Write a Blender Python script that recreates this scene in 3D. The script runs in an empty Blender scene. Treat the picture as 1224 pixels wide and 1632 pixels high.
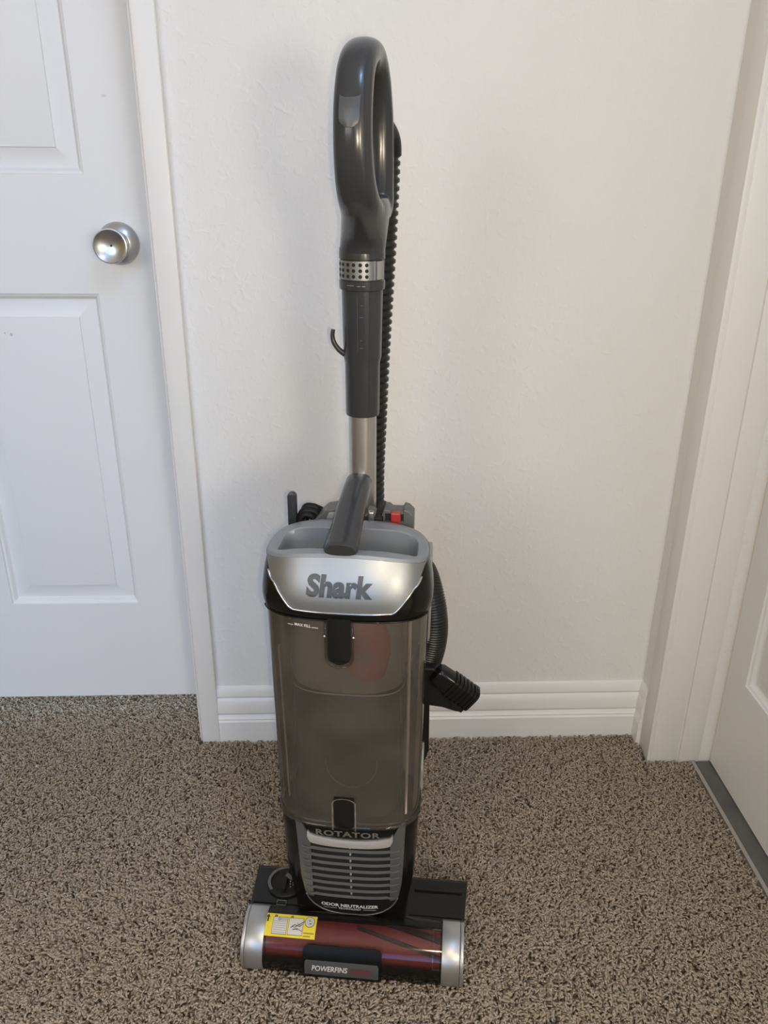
import bpy, bmesh, math, random
import numpy as np
from mathutils import Vector, Matrix

random.seed(7)
rng = np.random.default_rng(11)
S = bpy.context.scene
COL = S.collection
R = math.radians
PI = math.pi

# ------------------------------------------------------------------ camera
cam_d = bpy.data.cameras.new('camera')
cam = bpy.data.objects.new('camera', cam_d)
COL.objects.link(cam)
_p, _y, _r = 0.402829437, -0.0382492141, 0.00799251670


def _rz(v):
    c, s = math.cos(_y), math.sin(_y)
    return Vector((c*v[0]-s*v[1], s*v[0]+c*v[1], v[2]))


_R, _F, _U = _rz((1, 0, 0)), _rz((0, math.cos(_p), -math.sin(_p))), _rz((0, math.sin(_p), math.cos(_p)))
_R2 = _R*math.cos(_r)+_U*math.sin(_r)
_U2 = _U*math.cos(_r)-_R*math.sin(_r)
M = Matrix.Identity(4)
for i in range(3):
    M[i][0], M[i][1], M[i][2] = _R2[i], _U2[i], -_F[i]
M[0][3], M[1][3], M[2][3] = 0, -1.28228, 1.031245
cam.matrix_world = M
cam_d.sensor_fit = 'VERTICAL'
cam_d.sensor_height = 36
cam_d.lens = 1279.556/1632*36
cam_d.clip_start = 0.02
S.camera = cam

# ------------------------------------------------------------------ world, lights, exposure
W = bpy.data.worlds.new('world')
S.world = W
W.use_nodes = True
W.node_tree.nodes['Background'].inputs[0].default_value = (0.73, 0.506, 0.15, 1)
W.node_tree.nodes['Background'].inputs[1].default_value = 0.40


def area_light(name, loc, target, sx, sy, power, color):
    l = bpy.data.lights.new(name, 'AREA')
    l.shape = 'RECTANGLE'
    l.size, l.size_y = sx, sy
    l.energy = power
    l.color = color
    o = bpy.data.objects.new(name, l)
    COL.objects.link(o)
    o.location = loc
    d = Vector(target)-Vector(loc)
    o.rotation_euler = d.to_track_quat('-Z', 'Y').to_euler()
    return o


def globe_light(name, loc, radius, power, color):
    l = bpy.data.lights.new(name, 'POINT')
    l.energy = power
    l.shadow_soft_size = radius
    l.color = color
    o = bpy.data.objects.new(name, l)
    COL.objects.link(o)
    o.location = loc
    return o


area_light('window_daylight', (-1.75, -3.5, 1.75), (-0.1, 0, 1.0), 1.1, 1.3, 60, (0.406, 0.401, 0.397))
blue_light = area_light('added_blue_light', (-1.0, -3.2, 1.5), (-0.9, 0, 0.5), 1.6, 1.6, 8, (0.030, 0.143, 0.342))  # second lamp added for the window's blue light, aimed at the left
blue_light.data.spread = R(35)
globe_light('floor_lamp', (0.42, -1.90, 1.00), 0.12, 30, (0.711, 0.649, 0.529))
globe_light('ceiling_lamp', (0.35, -1.35, 2.30), 0.12, 20, (0.29, 0.45, 0.78))
globe_light('phone_flash', (0.016, -1.285, 1.022), 0.005, 6, (1.52, 1.255, 0.79))
area_light('daylight_beyond_door', (-0.72, 0.75, 0.17), (-0.62, 0.10, 0.0), 1.0, 0.28, 15, (0.48, 0.72, 1.0))

S.view_settings.view_transform = 'Standard'
S.view_settings.look = 'None'
S.view_settings.gamma = 1
S.view_settings.use_curve_mapping = False
S.view_settings.exposure = 0.0


# ------------------------------------------------------------------ materials
def mat(name, col, rough=0.5, metal=0.0, coat=0.0, spec=0.5, bump=None, vary=None):
    m = bpy.data.materials.new(name)
    m.use_nodes = True
    nt = m.node_tree
    b = nt.nodes['Principled BSDF']
    b.inputs['Base Color'].default_value = (*col, 1)
    b.inputs['Roughness'].default_value = rough
    b.inputs['Metallic'].default_value = metal
    b.inputs['Coat Weight'].default_value = coat
    b.inputs['Coat Roughness'].default_value = 0.06
    b.inputs['Specular IOR Level'].default_value = spec
    tc = nt.nodes.new('ShaderNodeTexCoord')
    if vary:
        sc, amt = vary
        n = nt.nodes.new('ShaderNodeTexNoise')
        n.inputs['Scale'].default_value = sc
        n.inputs['Detail'].default_value = 3
        nt.links.new(tc.outputs['Object'], n.inputs['Vector'])
        mx = nt.nodes.new('ShaderNodeMix')
        mx.data_type = 'RGBA'
        mx.inputs['A'].default_value = (*[c*(1-amt) for c in col], 1)
        mx.inputs['B'].default_value = (*[min(1, c*(1+amt)) for c in col], 1)
        nt.links.new(n.outputs['Fac'], mx.inputs['Factor'])
        nt.links.new(mx.outputs['Result'], b.inputs['Base Color'])
    if bump:
        sc, st, dist = bump
        n = nt.nodes.new('ShaderNodeTexNoise')
        n.inputs['Scale'].default_value = sc
        n.inputs['Detail'].default_value = 2
        nt.links.new(tc.outputs['Object'], n.inputs['Vector'])
        bp = nt.nodes.new('ShaderNodeBump')
        bp.inputs['Strength'].default_value = st
        bp.inputs['Distance'].default_value = dist
        nt.links.new(n.outputs['Fac'], bp.inputs['Height'])
        nt.links.new(bp.outputs['Normal'], b.inputs['Normal'])
    return m


def clear_mat(name, tint, film, film_amt, rough=0.06, ior=1.5):
    """thin clear plastic: lets light through, tinted, with a dusty film and a gloss"""
    m = bpy.data.materials.new(name)
    m.use_nodes = True
    nt = m.node_tree
    nt.nodes.clear()
    out = nt.nodes.new('ShaderNodeOutputMaterial')
    tr = nt.nodes.new('ShaderNodeBsdfTransparent')
    tr.inputs[0].default_value = (*tint, 1)
    di = nt.nodes.new('ShaderNodeBsdfDiffuse')
    di.inputs[0].default_value = (*film, 1)
    gl = nt.nodes.new('ShaderNodeBsdfGlossy')
    gl.inputs['Roughness'].default_value = rough
    fr = nt.nodes.new('ShaderNodeFresnel')
    fr.inputs['IOR'].default_value = ior
    tc = nt.nodes.new('ShaderNodeTexCoord')
    n = nt.nodes.new('ShaderNodeTexNoise')
    n.inputs['Scale'].default_value = 14
    n.inputs['Detail'].default_value = 4
    nt.links.new(tc.outputs['Object'], n.inputs['Vector'])
    mp = nt.nodes.new('ShaderNodeMapRange')
    mp.inputs['From Min'].default_value = 0.3
    mp.inputs['From Max'].default_value = 0.7
    mp.inputs['To Min'].default_value = film_amt*0.7
    mp.inputs['To Max'].default_value = film_amt*1.3
    nt.links.new(n.outputs['Fac'], mp.inputs['Value'])
    a = nt.nodes.new('ShaderNodeMixShader')
    nt.links.new(mp.outputs['Result'], a.inputs[0])
    nt.links.new(tr.outputs[0], a.inputs[1])
    nt.links.new(di.outputs[0], a.inputs[2])
    b = nt.nodes.new('ShaderNodeMixShader')
    nt.links.new(fr.outputs[0], b.inputs[0])
    nt.links.new(a.outputs[0], b.inputs[1])
    nt.links.new(gl.outputs[0], b.inputs[2])
    nt.links.new(b.outputs[0], out.inputs['Surface'])
    return m


def wall_material():
    m = mat('painted_textured_wall', (0.80, 0.79, 0.77), 0.55, spec=0.3)
    nt = m.node_tree
    b = nt.nodes['Principled BSDF']
    tc = nt.nodes['Texture Coordinate']
    n1 = nt.nodes.new('ShaderNodeTexNoise')
    n1.inputs['Scale'].default_value = 62
    n1.inputs['Detail'].default_value = 3
    n1.inputs['Distortion'].default_value = 0.6
    nt.links.new(tc.outputs['Object'], n1.inputs['Vector'])
    cr = nt.nodes.new('ShaderNodeMapRange')
    cr.inputs['From Min'].default_value = 0.5
    cr.inputs['From Max'].default_value = 0.72
    nt.links.new(n1.outputs['Fac'], cr.inputs['Value'])
    n2 = nt.nodes.new('ShaderNodeTexNoise')
    n2.inputs['Scale'].default_value = 9
    nt.links.new(tc.outputs['Object'], n2.inputs['Vector'])
    mu = nt.nodes.new('ShaderNodeMath')
    mu.operation = 'MULTIPLY'
    nt.links.new(cr.outputs['Result'], mu.inputs[0])
    nt.links.new(n2.outputs['Fac'], mu.inputs[1])
    bp = nt.nodes.new('ShaderNodeBump')
    bp.inputs['Strength'].default_value = 0.8
    bp.inputs['Distance'].default_value = 0.0012
    nt.links.new(mu.outputs[0], bp.inputs['Height'])
    nt.links.new(bp.outputs['Normal'], b.inputs['Normal'])
    return m


def carpet_material():
    m = mat('carpet_fibre', (0.3, 0.25, 0.2), 1.0, spec=0.0)
    nt = m.node_tree
    b = nt.nodes['Principled BSDF']
    g = nt.nodes.new('ShaderNodeNewGeometry')
    cr = nt.nodes.new('ShaderNodeValToRGB')
    e = cr.color_ramp.elements
    e[0].position, e[0].color = 0.0, (0.150, 0.113, 0.078, 1)
    e[1].position, e[1].color = 1.0, (0.52, 0.44, 0.355, 1)
    for pos, c in ((0.10, (0.25, 0.195, 0.145)), (0.20, (0.405, 0.333, 0.258)), (0.80, (0.45, 0.375, 0.295))):
        q = e.new(pos)
        q.color = (*c, 1)
    nt.links.new(g.outputs['Random Per Island'], cr.inputs['Fac'])
    nt.links.new(cr.outputs['Color'], b.inputs['Base Color'])
    return m


def dusty_red():
    m = mat('dusty_red_cone', (0.3, 0.05, 0.05), 0.65)
    nt = m.node_tree
    tc = nt.nodes['Texture Coordinate']
    n = nt.nodes.new('ShaderNodeTexNoise')
    n.inputs['Scale'].default_value = 17
    n.inputs['Detail'].default_value = 2
    nt.links.new(tc.outputs['Object'], n.inputs['Vector'])
    cr = nt.nodes.new('ShaderNodeValToRGB')
    cr.color_ramp.elements[0].position = 0.22
    cr.color_ramp.elements[0].color = (0.085, 0.070, 0.060, 1)
    cr.color_ramp.elements[1].position = 0.46
    cr.color_ramp.elements[1].color = (0.19, 0.040, 0.035, 1)
    nt.links.new(n.outputs['Fac'], cr.inputs['Fac'])
    nt.links.new(cr.outputs['Color'], nt.nodes['Principled BSDF'].inputs['Base Color'])
    return m


MAT = dict(
    wall=wall_material(),
    trim=mat('semi_gloss_white_trim', (0.82, 0.81, 0.79), 0.35, spec=0.4),
    door=mat('white_door_paint', (0.80, 0.80, 0.80), 0.38, spec=0.4, bump=(240, 0.04, 0.0006)),
    ceiling=mat('ceiling_paint', (0.8, 0.79, 0.77), 0.9),
    carpet=carpet_material(),
    carpet_back=mat('carpet_backing', (0.15, 0.12, 0.09), 0.98, bump=(500, 0.8, 0.003), vary=(420, 0.5)),
    nickel=mat('satin_nickel', (0.62, 0.63, 0.66), 0.32, 1.0),
    dark=mat('dark_hole', (0.01, 0.01, 0.01), 0.8),
    threshold=mat('aluminium_threshold', (0.16, 0.155, 0.145), 0.45, 0.6, vary=(30, 0.3)),
    threshold_edge=mat('threshold_edge', (0.36, 0.33, 0.29), 0.6),
    handle=mat('charcoal_gloss_plastic', (0.038, 0.040, 0.044), 0.20, spec=0.42, coat=0.10),
    button=mat('grey_slider_plastic', (0.075, 0.078, 0.082), 0.35),
    black=mat('black_gloss_plastic', (0.008, 0.0075, 0.007), 0.17, spec=0.28),
    satin=mat('black_satin_plastic', (0.011, 0.0105, 0.010), 0.45, spec=0.22),
    hose=mat('black_hose_plastic', (0.012, 0.012, 0.012), 0.34, spec=0.4),
    silver=mat('silver_paint', (0.26, 0.27, 0.285), 0.38, 0.72, coat=0.08, bump=(900, 0.03, 0.0004)),
    deck=mat('grey_silver_plastic', (0.245, 0.265, 0.285), 0.38, 0.30, coat=0.15),
    chrome=mat('chrome_trim', (0.62, 0.62, 0.62), 0.14, 1.0),
    pipe=mat('anodised_pipe', (0.52, 0.51, 0.50), 0.33, 0.9),
    cap=mat('brushed_silver_cap', (0.43, 0.43, 0.43), 0.38, 0.80, bump=(300, 0.03, 0.0005)),
    grille=mat('gunmetal_grille', (0.155, 0.162, 0.170), 0.32, 0.5, coat=0.25),
    grey=mat('dark_grey_plastic', (0.12, 0.12, 0.115), 0.45),
    side=mat('warm_grey_side_plastic', (0.34, 0.335, 0.32), 0.45, 0.2),
    red=mat('red_plastic', (0.42, 0.035, 0.03), 0.4),
    red_roll=mat('red_brush_roll', (0.28, 0.048, 0.045), 0.45),
    fin=mat('dark_brush_fin', (0.05, 0.035, 0.033), 0.6),
    pill=mat('dark_red_print', (0.13, 0.035, 0.04), 0.5),
    white=mat('white_print', (0.72, 0.72, 0.72), 0.5),
    greyprint=mat('grey_print', (0.17, 0.165, 0.155), 0.4, 0.3),
    faint=mat('faint_marking', (0.10, 0.10, 0.098), 0.5),
    logo=mat('dark_metal_letters', (0.060, 0.060, 0.060), 0.35, 0.2),
    plate=mat('slate_logo_plate', (0.070, 0.074, 0.078), 0.35),
    yellow=mat('yellow_label', (0.80, 0.62, 0.03), 0.5),
    paper=mat('label_white', (0.62, 0.61, 0.58), 0.6),
    ink=mat('label_ink', (0.03, 0.025, 0.02), 0.6),
    cream=mat('cream_seal', (0.62, 0.56, 0.46), 0.4),
    bin=clear_mat('smoky_clear_bin', (0.74, 0.70, 0.655), (0.35, 0.315, 0.265), 0.17),
    window=clear_mat('clear_nozzle_cover', (0.72, 0.66, 0.64), (0.10, 0.08, 0.075), 0.10, 0.09, 1.36),
    rim=clear_mat('clear_rim', (0.80, 0.78, 0.75), (0.36, 0.34, 0.31), 0.07),
    dust=mat('dark_dust_screen', (0.012, 0.012, 0.012), 0.7, vary=(26, 0.45)),
    cone=dusty_red(),
    bin_liner=mat('dusty_bin_liner', (0.46, 0.42, 0.365), 0.6, vary=(10, 0.2)),
    bright_bar=mat('polished_silver_bar', (0.60, 0.60, 0.60), 0.28, 0.6, coat=0.3),
    shroud=mat('dusty_brown_shroud', (0.10, 0.088, 0.076), 0.75, vary=(18, 0.4)),
)


# ------------------------------------------------------------------ helpers
def link(name, me, m=None, parent=None, smooth=None):
    o = bpy.data.objects.new(name, me)
    COL.objects.link(o)
    if m is not None:
        for q in (m if isinstance(m, (list, tuple)) else [m]):
            me.materials.append(q)
    if parent is not None:
        o.parent = parent
    if smooth is not None:
        for p in me.polygons:
            p.use_smooth = True
        if smooth < 179:
            me.set_sharp_from_angle(angle=R(smooth))
    return o


class MB:
    """collects vertices and faces (with a material slot) for one mesh object"""
    def __init__(self):
        self.v, self.f, self.mi = [], [], []

    def add(self, verts, faces, mi=0):
        k = len(self.v)
        self.v += [tuple(p) for p in verts]
        self.f += [tuple(i+k for i in f) for f in faces]
        self.mi += [mi]*len(faces)
        return self

    def box(self, x0, x1, y0, y1, z0, z1, mi=0):
        v = [(x, y, z) for z in (z0, z1) for y in (y0, y1) for x in (x0, x1)]
        return self.add(v, [(0, 2, 3, 1), (4, 5, 7, 6), (0, 1, 5, 4), (2, 6, 7, 3), (0, 4, 6, 2), (1, 3, 7, 5)], mi)

    def grid(self, rows, closed=False, cap0=False, cap1=False, mi=0):
        n = len(rows[0])
        v = [p for r in rows for p in r]
        f = []
        for i in range(len(rows)-1):
            for j in range(n if closed else n-1):
                a, b = i*n+j, i*n+(j+1) % n
                f.append((a, b, b+n, a+n))
        if cap0:
            f.append(tuple(range(n))[::-1])
        if cap1:
            f.append(tuple((len(rows)-1)*n+j for j in range(n)))
        return self.add(v, f, mi)

    def prism(self, pts, fn, d0, d1, mi=0):
        """outline of 2D points extruded between depths d0 and d1; fn(u, v, d) gives the 3D point"""
        n = len(pts)
        v = [fn(p[0], p[1], d0) for p in pts]+[fn(p[0], p[1], d1) for p in pts]
        f = [tuple(range(n)), tuple(range(n, 2*n))[::-1]]
        for i in range(n):
            j = (i+1) % n
            f.append((i, i+n, j+n, j))
        return self.add(v, f, mi)

    def build(self, name, m, parent=None, smooth=None, bevel=0, seg=2, subdiv=0):
        me = bpy.data.meshes.new(name)
        me.from_pydata(self.v, [], self.f)
        for p, i in zip(me.polygons, self.mi):
            p.material_index = i
        bm = bmesh.new()
        bm.from_mesh(me)
        bmesh.ops.recalc_face_normals(bm, faces=bm.faces)
        if bevel:
            ed = [e for e in bm.edges if len(e.link_faces) == 2 and e.calc_face_angle(0) > R(28)]
            bmesh.ops.bevel(bm, geom=ed, offset=bevel, segments=seg, affect='EDGES', profile=0.5, clamp_overlap=True)
        bm.to_mesh(me)
        bm.free()
        o = link(name, me, m, parent, smooth)
        return o


def empty(name, loc, rz=0):
    o = bpy.data.objects.new(name, None)
    COL.objects.link(o)
    o.location = loc
    o.rotation_euler = (0, 0, rz)
    o.empty_display_size = 0.05
    return o


def structure(o):
    o['kind'] = 'structure'
    return o


def catmull(pts, n):
    P = [Vector(p) for p in pts]
    out = []
    for i in range(len(P)-1):
        p0, p1, p2, p3 = P[max(i-1, 0)], P[i], P[i+1], P[min(i+2, len(P)-1)]
        for k in range(n):
            t = k/n
            out.append(0.5*((2*p1)+(p2-p0)*t+(2*p0-5*p1+4*p2-p3)*t*t+(3*p1-p0-3*p2+p3)*t**3))
    out.append(P[-1])
    return out


def resample(path, step):
    L = [0]
    for a, b in zip(path, path[1:]):
        L.append(L[-1]+(b-a).length)
    n = max(2, int(L[-1]/step))
    out, j = [], 0
    for i in range(n+1):
        s = L[-1]*i/n
        while j < len(path)-2 and L[j+1] < s:
            j += 1
        t = (s-L[j])/max(1e-9, L[j+1]-L[j])
        out.append(path[j].lerp(path[j+1], t))
    return out


def tube(mb, path, rad, n=16, caps=True, mi=0):
    """sweep a circle along a path with parallel transport; rad is a number or a function of the index"""
    path = [Vector(p) for p in path]
    T = [(path[min(i+1, len(path)-1)]-path[max(i-1, 0)]).normalized() for i in range(len(path))]
    ref = Vector((0, 0, 1)) if abs(T[0].z) < 0.9 else Vector((1, 0, 0))
    nrm = (ref-T[0]*ref.dot(T[0])).normalized()
    rows = []
    for i, p in enumerate(path):
        nrm = (nrm-T[i]*nrm.dot(T[i])).normalized()
        b = T[i].cross(nrm)
        r = rad(i) if callable(rad) else rad
        rows.append([p+(nrm*math.cos(2*PI*k/n)+b*math.sin(2*PI*k/n))*r for k in range(n)])
    mb.grid(rows, True, caps, caps, mi)
    return mb


def lathe(mb, prof, axis_fn, n=40, caps=True, mi=0):
    """prof: list of (radius, height); axis_fn(a, b, h) gives the 3D point of the cross-section a, b at height h"""
    rows = [[axis_fn(r*math.cos(2*PI*k/n), r*math.sin(2*PI*k/n), h) for k in range(n)] for r, h in prof]
    mb.grid(rows, True, caps, caps, mi)
    return mb


def text_mesh(body, size, extrude=0.0, offset=0.0, shear=0.0, spacing=1.0, sub=0.004):
    cu = bpy.data.curves.new('lettering', 'FONT')
    cu.body = body
    cu.size = size
    cu.extrude = extrude
    cu.offset = offset
    cu.shear = shear
    cu.space_character = spacing
    cu.align_x = 'CENTER'
    cu.resolution_u = 4
    o = bpy.data.objects.new('lettering', cu)
    COL.objects.link(o)
    dg = bpy.context.evaluated_depsgraph_get()
    me = bpy.data.meshes.new_from_object(o.evaluated_get(dg))
    bpy.data.objects.remove(o)
    bpy.data.curves.remove(cu)
    bm = bmesh.new()
    bm.from_mesh(me)
    for _ in range(3):
        ed = [e for e in bm.edges if e.calc_length() > sub]
        if not ed:
            break
        bmesh.ops.subdivide_edges(bm, edges=ed, cuts=1)
        bmesh.ops.triangulate(bm, faces=bm.faces)
    bm.to_mesh(me)
    bm.free()
    me.materials.clear()
    return me


def text(name, body, size, fn, m, parent, width=None, extrude=0.0, offset=0.0, shear=0.0, spacing=1.0, sub=0.004):
    me = text_mesh(body, size, extrude, offset, shear, spacing, sub)
    xs = [v.co.x for v in me.vertices]
    c, w = (min(xs)+max(xs))/2, max(xs)-min(xs)
    k = (width/w) if width else 1
    for v in me.vertices:
        v.co = Vector(fn((v.co.x-c)*k, v.co.y, v.co.z))
    return link(name, me, m, parent)


# ------------------------------------------------------------------ the setting
XR = 0.553           # right wall plane
DY = 0.105           # plane of the left door
CEIL = 2.44
LX0, LX1 = -1.135, -0.306     # left door opening
RY0, RY1 = -0.088, -0.995     # right door opening

m = MB()
m.box(-3.2, XR+0.16, -4.2, 1.3, -0.05, 0.0)
structure(m.build('floor', MAT['carpet_back']))

m = MB()
m.box(LX1, XR+0.12, 0, 0.12, 0, CEIL)
m.box(-3.2, LX0, 0, 0.12, 0, CEIL)
m.box(LX0, LX1, 0, 0.12, 2.05, CEIL)
structure(m.build('wall_back', MAT['wall']))

m = MB()
m.box(XR, XR+0.12, RY0, 0, 0, CEIL)
m.box(XR, XR+0.12, -4.2, RY1, 0, CEIL)
m.box(XR, XR+0.12, RY1, RY0, 2.05, CEIL)
structure(m.build('wall_right', MAT['wall']))

m = MB()
m.box(-3.2, XR+0.12, -4.2, 0.12, CEIL, CEIL+0.08)
structure(m.build('ceiling', MAT['ceiling']))

# baseboards: a moulded profile (depth from wall, height)
BASE = [(0.0, 0.0), (0.0125, 0.0), (0.0125, 0.052), (0.0100, 0.0555), (0.0118, 0.0585), (0.0092, 0.0625), (0.0075, 0.0665),
        (0.0105, 0.072), (0.0105, 0.088), (0.0085, 0.098), (0.0050, 0.1035), (0.0078, 0.108), (0.0070, 0.119), (0.0040, 0.1255), (0.0, 0.128)]


def mitre_end(d):
    return XR-d


def baseboard(name, fn):
    mb = MB()
    n = len(BASE)
    a = [fn(d, z, 0) for d, z in BASE]
    b = [fn(d, z, 1) for d, z in BASE]
    mb.add(a+b, [(i, i+1, i+1+n, i+n) for i in range(n-1)]+[tuple(range(n)), tuple(range(n, 2*n))[::-1]])
    return structure(mb.build(name, MAT['trim'], smooth=25))


baseboard('baseboard_back', lambda d, z, e: (-0.266 if e == 0 else XR-d, -d, z))
baseboard('baseboard_right', lambda d, z, e: (XR-d, -d if e == 0 else -0.040, z))

# casing and jamb around the left door
m = MB()
for x0, x1 in ((-0.300, -0.266), (LX0-0.040, LX0-0.006)):
    m.box(x0, x1, -0.013, 0.0, 0, 2.085)
m.box(-1.135-0.006, -0.300, -0.013, 0.0, 2.051, 2.085)
m.box(-0.3055, -0.3003, -0.0015, 0.104, 0, 2.05)
m.box(LX0-0.0057, LX0-0.0005, -0.0015, 0.104, 0, 2.05)
structure(m.build('trim_1', MAT['trim'], bevel=0.0022, smooth=35))

# casing and jamb of the right doorway
m = MB()
m.box(XR-0.0055, XR, -0.0835, -0.040, 0, 2.09)
m.box(XR-0.0055, XR, RY1-0.050, RY1-0.005, 0, 2.09)
m.box(XR-0.0055, XR, RY1-0.005, -0.0835, 2.045, 2.09)
structure(m.build('trim_2', MAT['trim'], bevel=0.002, smooth=35))
m = MB()
m.box(XR-0.0075, XR+0.0010, -0.0900, -0.0840, 0, 2.05)
m.box(XR+0.0024, 0.6032, -0.0895, -0.0840, 0, 2.05)
m.box(0.6050, 0.6440, -0.0925, -0.0840, 0, 2.05)
m.box(0.6440, 0.665, -0.0845, -0.0800, 0, 2.05)
m.box(XR, 0.665, RY1-0.004, RY1, 0, 2.05)
structure(m.build('trim_3', MAT['trim'], bevel=0.0022, smooth=35))

# door sill on the floor of the right doorway
m = MB()
m.box(0.6365, 0.715, RY1, -0.0930, 0.0, 0.0080, 0)
m.box(0.6260, 0.6365, RY1, -0.0930, 0.0, 0.0105, 1)
structure(m.build('trim_4', [MAT['threshold'], MAT['threshold_edge']], bevel=0.002))


def panel_door(name, width, fn, z0, z1, bands, mullion=0.100, stile=0.110):
    """a moulded door: flat stiles and rails with six raised panels; fn(u, depth, z): depth grows away from the viewer"""
    root = MB()
    half = (width-2*stile-mullion)/2
    us = [(stile, stile+half), (stile+half+mullion, width-stile)]
    # stiles and rails as quads around the panel openings
    ucuts = [0, us[0][0], us[0][1], us[1][0], us[1][1], width]
    zcuts = [z0]+[z for b in bands for z in b]+[z1]
    for i in range(len(ucuts)-1):
        for j in range(len(zcuts)-1):
            if i in (1, 3) and j % 2 == 1:
                continue
            a, b, c, d = ucuts[i], ucuts[i+1], zcuts[j], zcuts[j+1]
            root.add([fn(a, 0, c), fn(b, 0, c), fn(b, 0, d), fn(a, 0, d)], [(0, 1, 2, 3)])
    # edges and back
    v = [fn(0, 0, z0), fn(width, 0, z0), fn(width, 0, z1), fn(0, 0, z1), fn(0, 0.04, z0), fn(width, 0.04, z0), fn(width, 0.04, z1), fn(0, 0.04, z1)]
    root.add(v, [(0, 1, 5, 4), (1, 2, 6, 5), (2, 3, 7, 6), (3, 0, 4, 7), (4, 5, 6, 7)])
    o = structure(root.build(name, MAT['door']))
    STEP = [(0.0, 0.0), (0.0012, 0.0030), (0.0050, 0.0045), (0.0085, 0.0105), (0.0105, 0.0120), (0.0130, 0.0120), (0.0385, 0.0052), (0.0394, 0.0030), (0.0415, 0.0026)]
    for (u0, u1) in us:
        for (c, d) in bands:
            mb = MB()
            rows = [[fn(u0+i, dp, c+i), fn(u1-i, dp, c+i), fn(u1-i, dp, d-i), fn(u0+i, dp, d-i)] for i, dp in STEP]
            mb.grid(rows, True, False, True)
            mb.build('raised_panel', MAT['door'], o, smooth=20)
    return o


# left door: latch edge on the right (u runs from its right edge to the left)
d1 = panel_door('door_1', 0.81, lambda u, dp, z: (-0.3145-u, DY+dp, z), 0.035, 2.045,
                [(0.250, 0.838), (1.021, 1.620), (1.720, 1.930)], mullion=0.105)
# right door
d2 = panel_door('door_2', 0.90, lambda u, dp, z: (0.665+dp, -0.0945-u*0.998, z), 0.0095, 2.045,
                [(0.222, 0.815), (1.000, 1.600), (1.700, 1.920)], mullion=0.100, stile=0.062)

# door knob: rosette, neck and a dished turned knob
kx, kz = -0.3815, 0.918
ax = lambda a, b, h: (kx+a, DY-h, kz+b)
m = MB()
lathe(m, [(0.0335, 0.0), (0.0338, 0.0025), (0.0325, 0.0048), (0.0215, 0.0120), (0.0195, 0.0128), (0.0190, 0.0150), (0.0001, 0.0150)], ax, 48)
knob = m.build('door_knob', MAT['nickel'], d1, smooth=40)
m = MB()
lathe(m, [(0.0175, 0.012), (0.0175, 0.020), (0.0185, 0.0205), (0.0185, 0.027), (0.0205, 0.0275), (0.0210, 0.033), (0.0236, 0.0385), (0.0258, 0.0450), (0.0266, 0.0525), (0.0262, 0.0550),
          (0.0250, 0.0554), (0.0238, 0.0545), (0.0180, 0.0510), (0.0110, 0.0485), (0.0040, 0.0474), (0.0018, 0.0472), (0.0017, 0.0440), (0.0001, 0.0440)], ax, 48)
m.build('knob_grip', MAT['nickel'], knob, smooth=40)
m = MB()
lathe(m, [(0.0001, 0.0472), (0.0016, 0.0474), (0.0001, 0.04741)], ax, 12)
m.build('privacy_hole', MAT['dark'], knob)

# a pink smudge on the stile and two small chips in the lower panel
m = MB()
for (px, pz, r) in ((-0.3790, 1.1320, 0.0042),):
    m.add([(px+r*k*math.cos(a)*1.2, DY-0.0002, pz+r*k*math.sin(a)*0.8) for a, k in zip(np.linspace(0, 2*PI, 11)[:-1], (1.0, 0.45, 0.8, 0.4, 1.1, 0.5, 0.9, 0.4, 0.7, 0.5))], [tuple(range(10))])
m.build('smudge', mat('pink_smudge', (0.74, 0.63, 0.60), 0.6), d1)
for px, pz, r in ((-0.5910, 0.7725, 0.0011), (-0.5805, 0.7700, 0.0022)):
    m = MB()
    m.add([(px+r*math.cos(a), DY+0.0023, pz+1.3*r*math.sin(a)) for a in np.linspace(0, 2*PI, 9)[:-1]], [tuple(range(8))])
    m.build('paint_chip', mat('chip_grey', (0.52, 0.51, 0.52), 0.6), d1)

# ------------------------------------------------------------------ carpet pile
ORG = Vector((-0.011, -0.521, 0))
YAW = -0.12683


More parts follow.
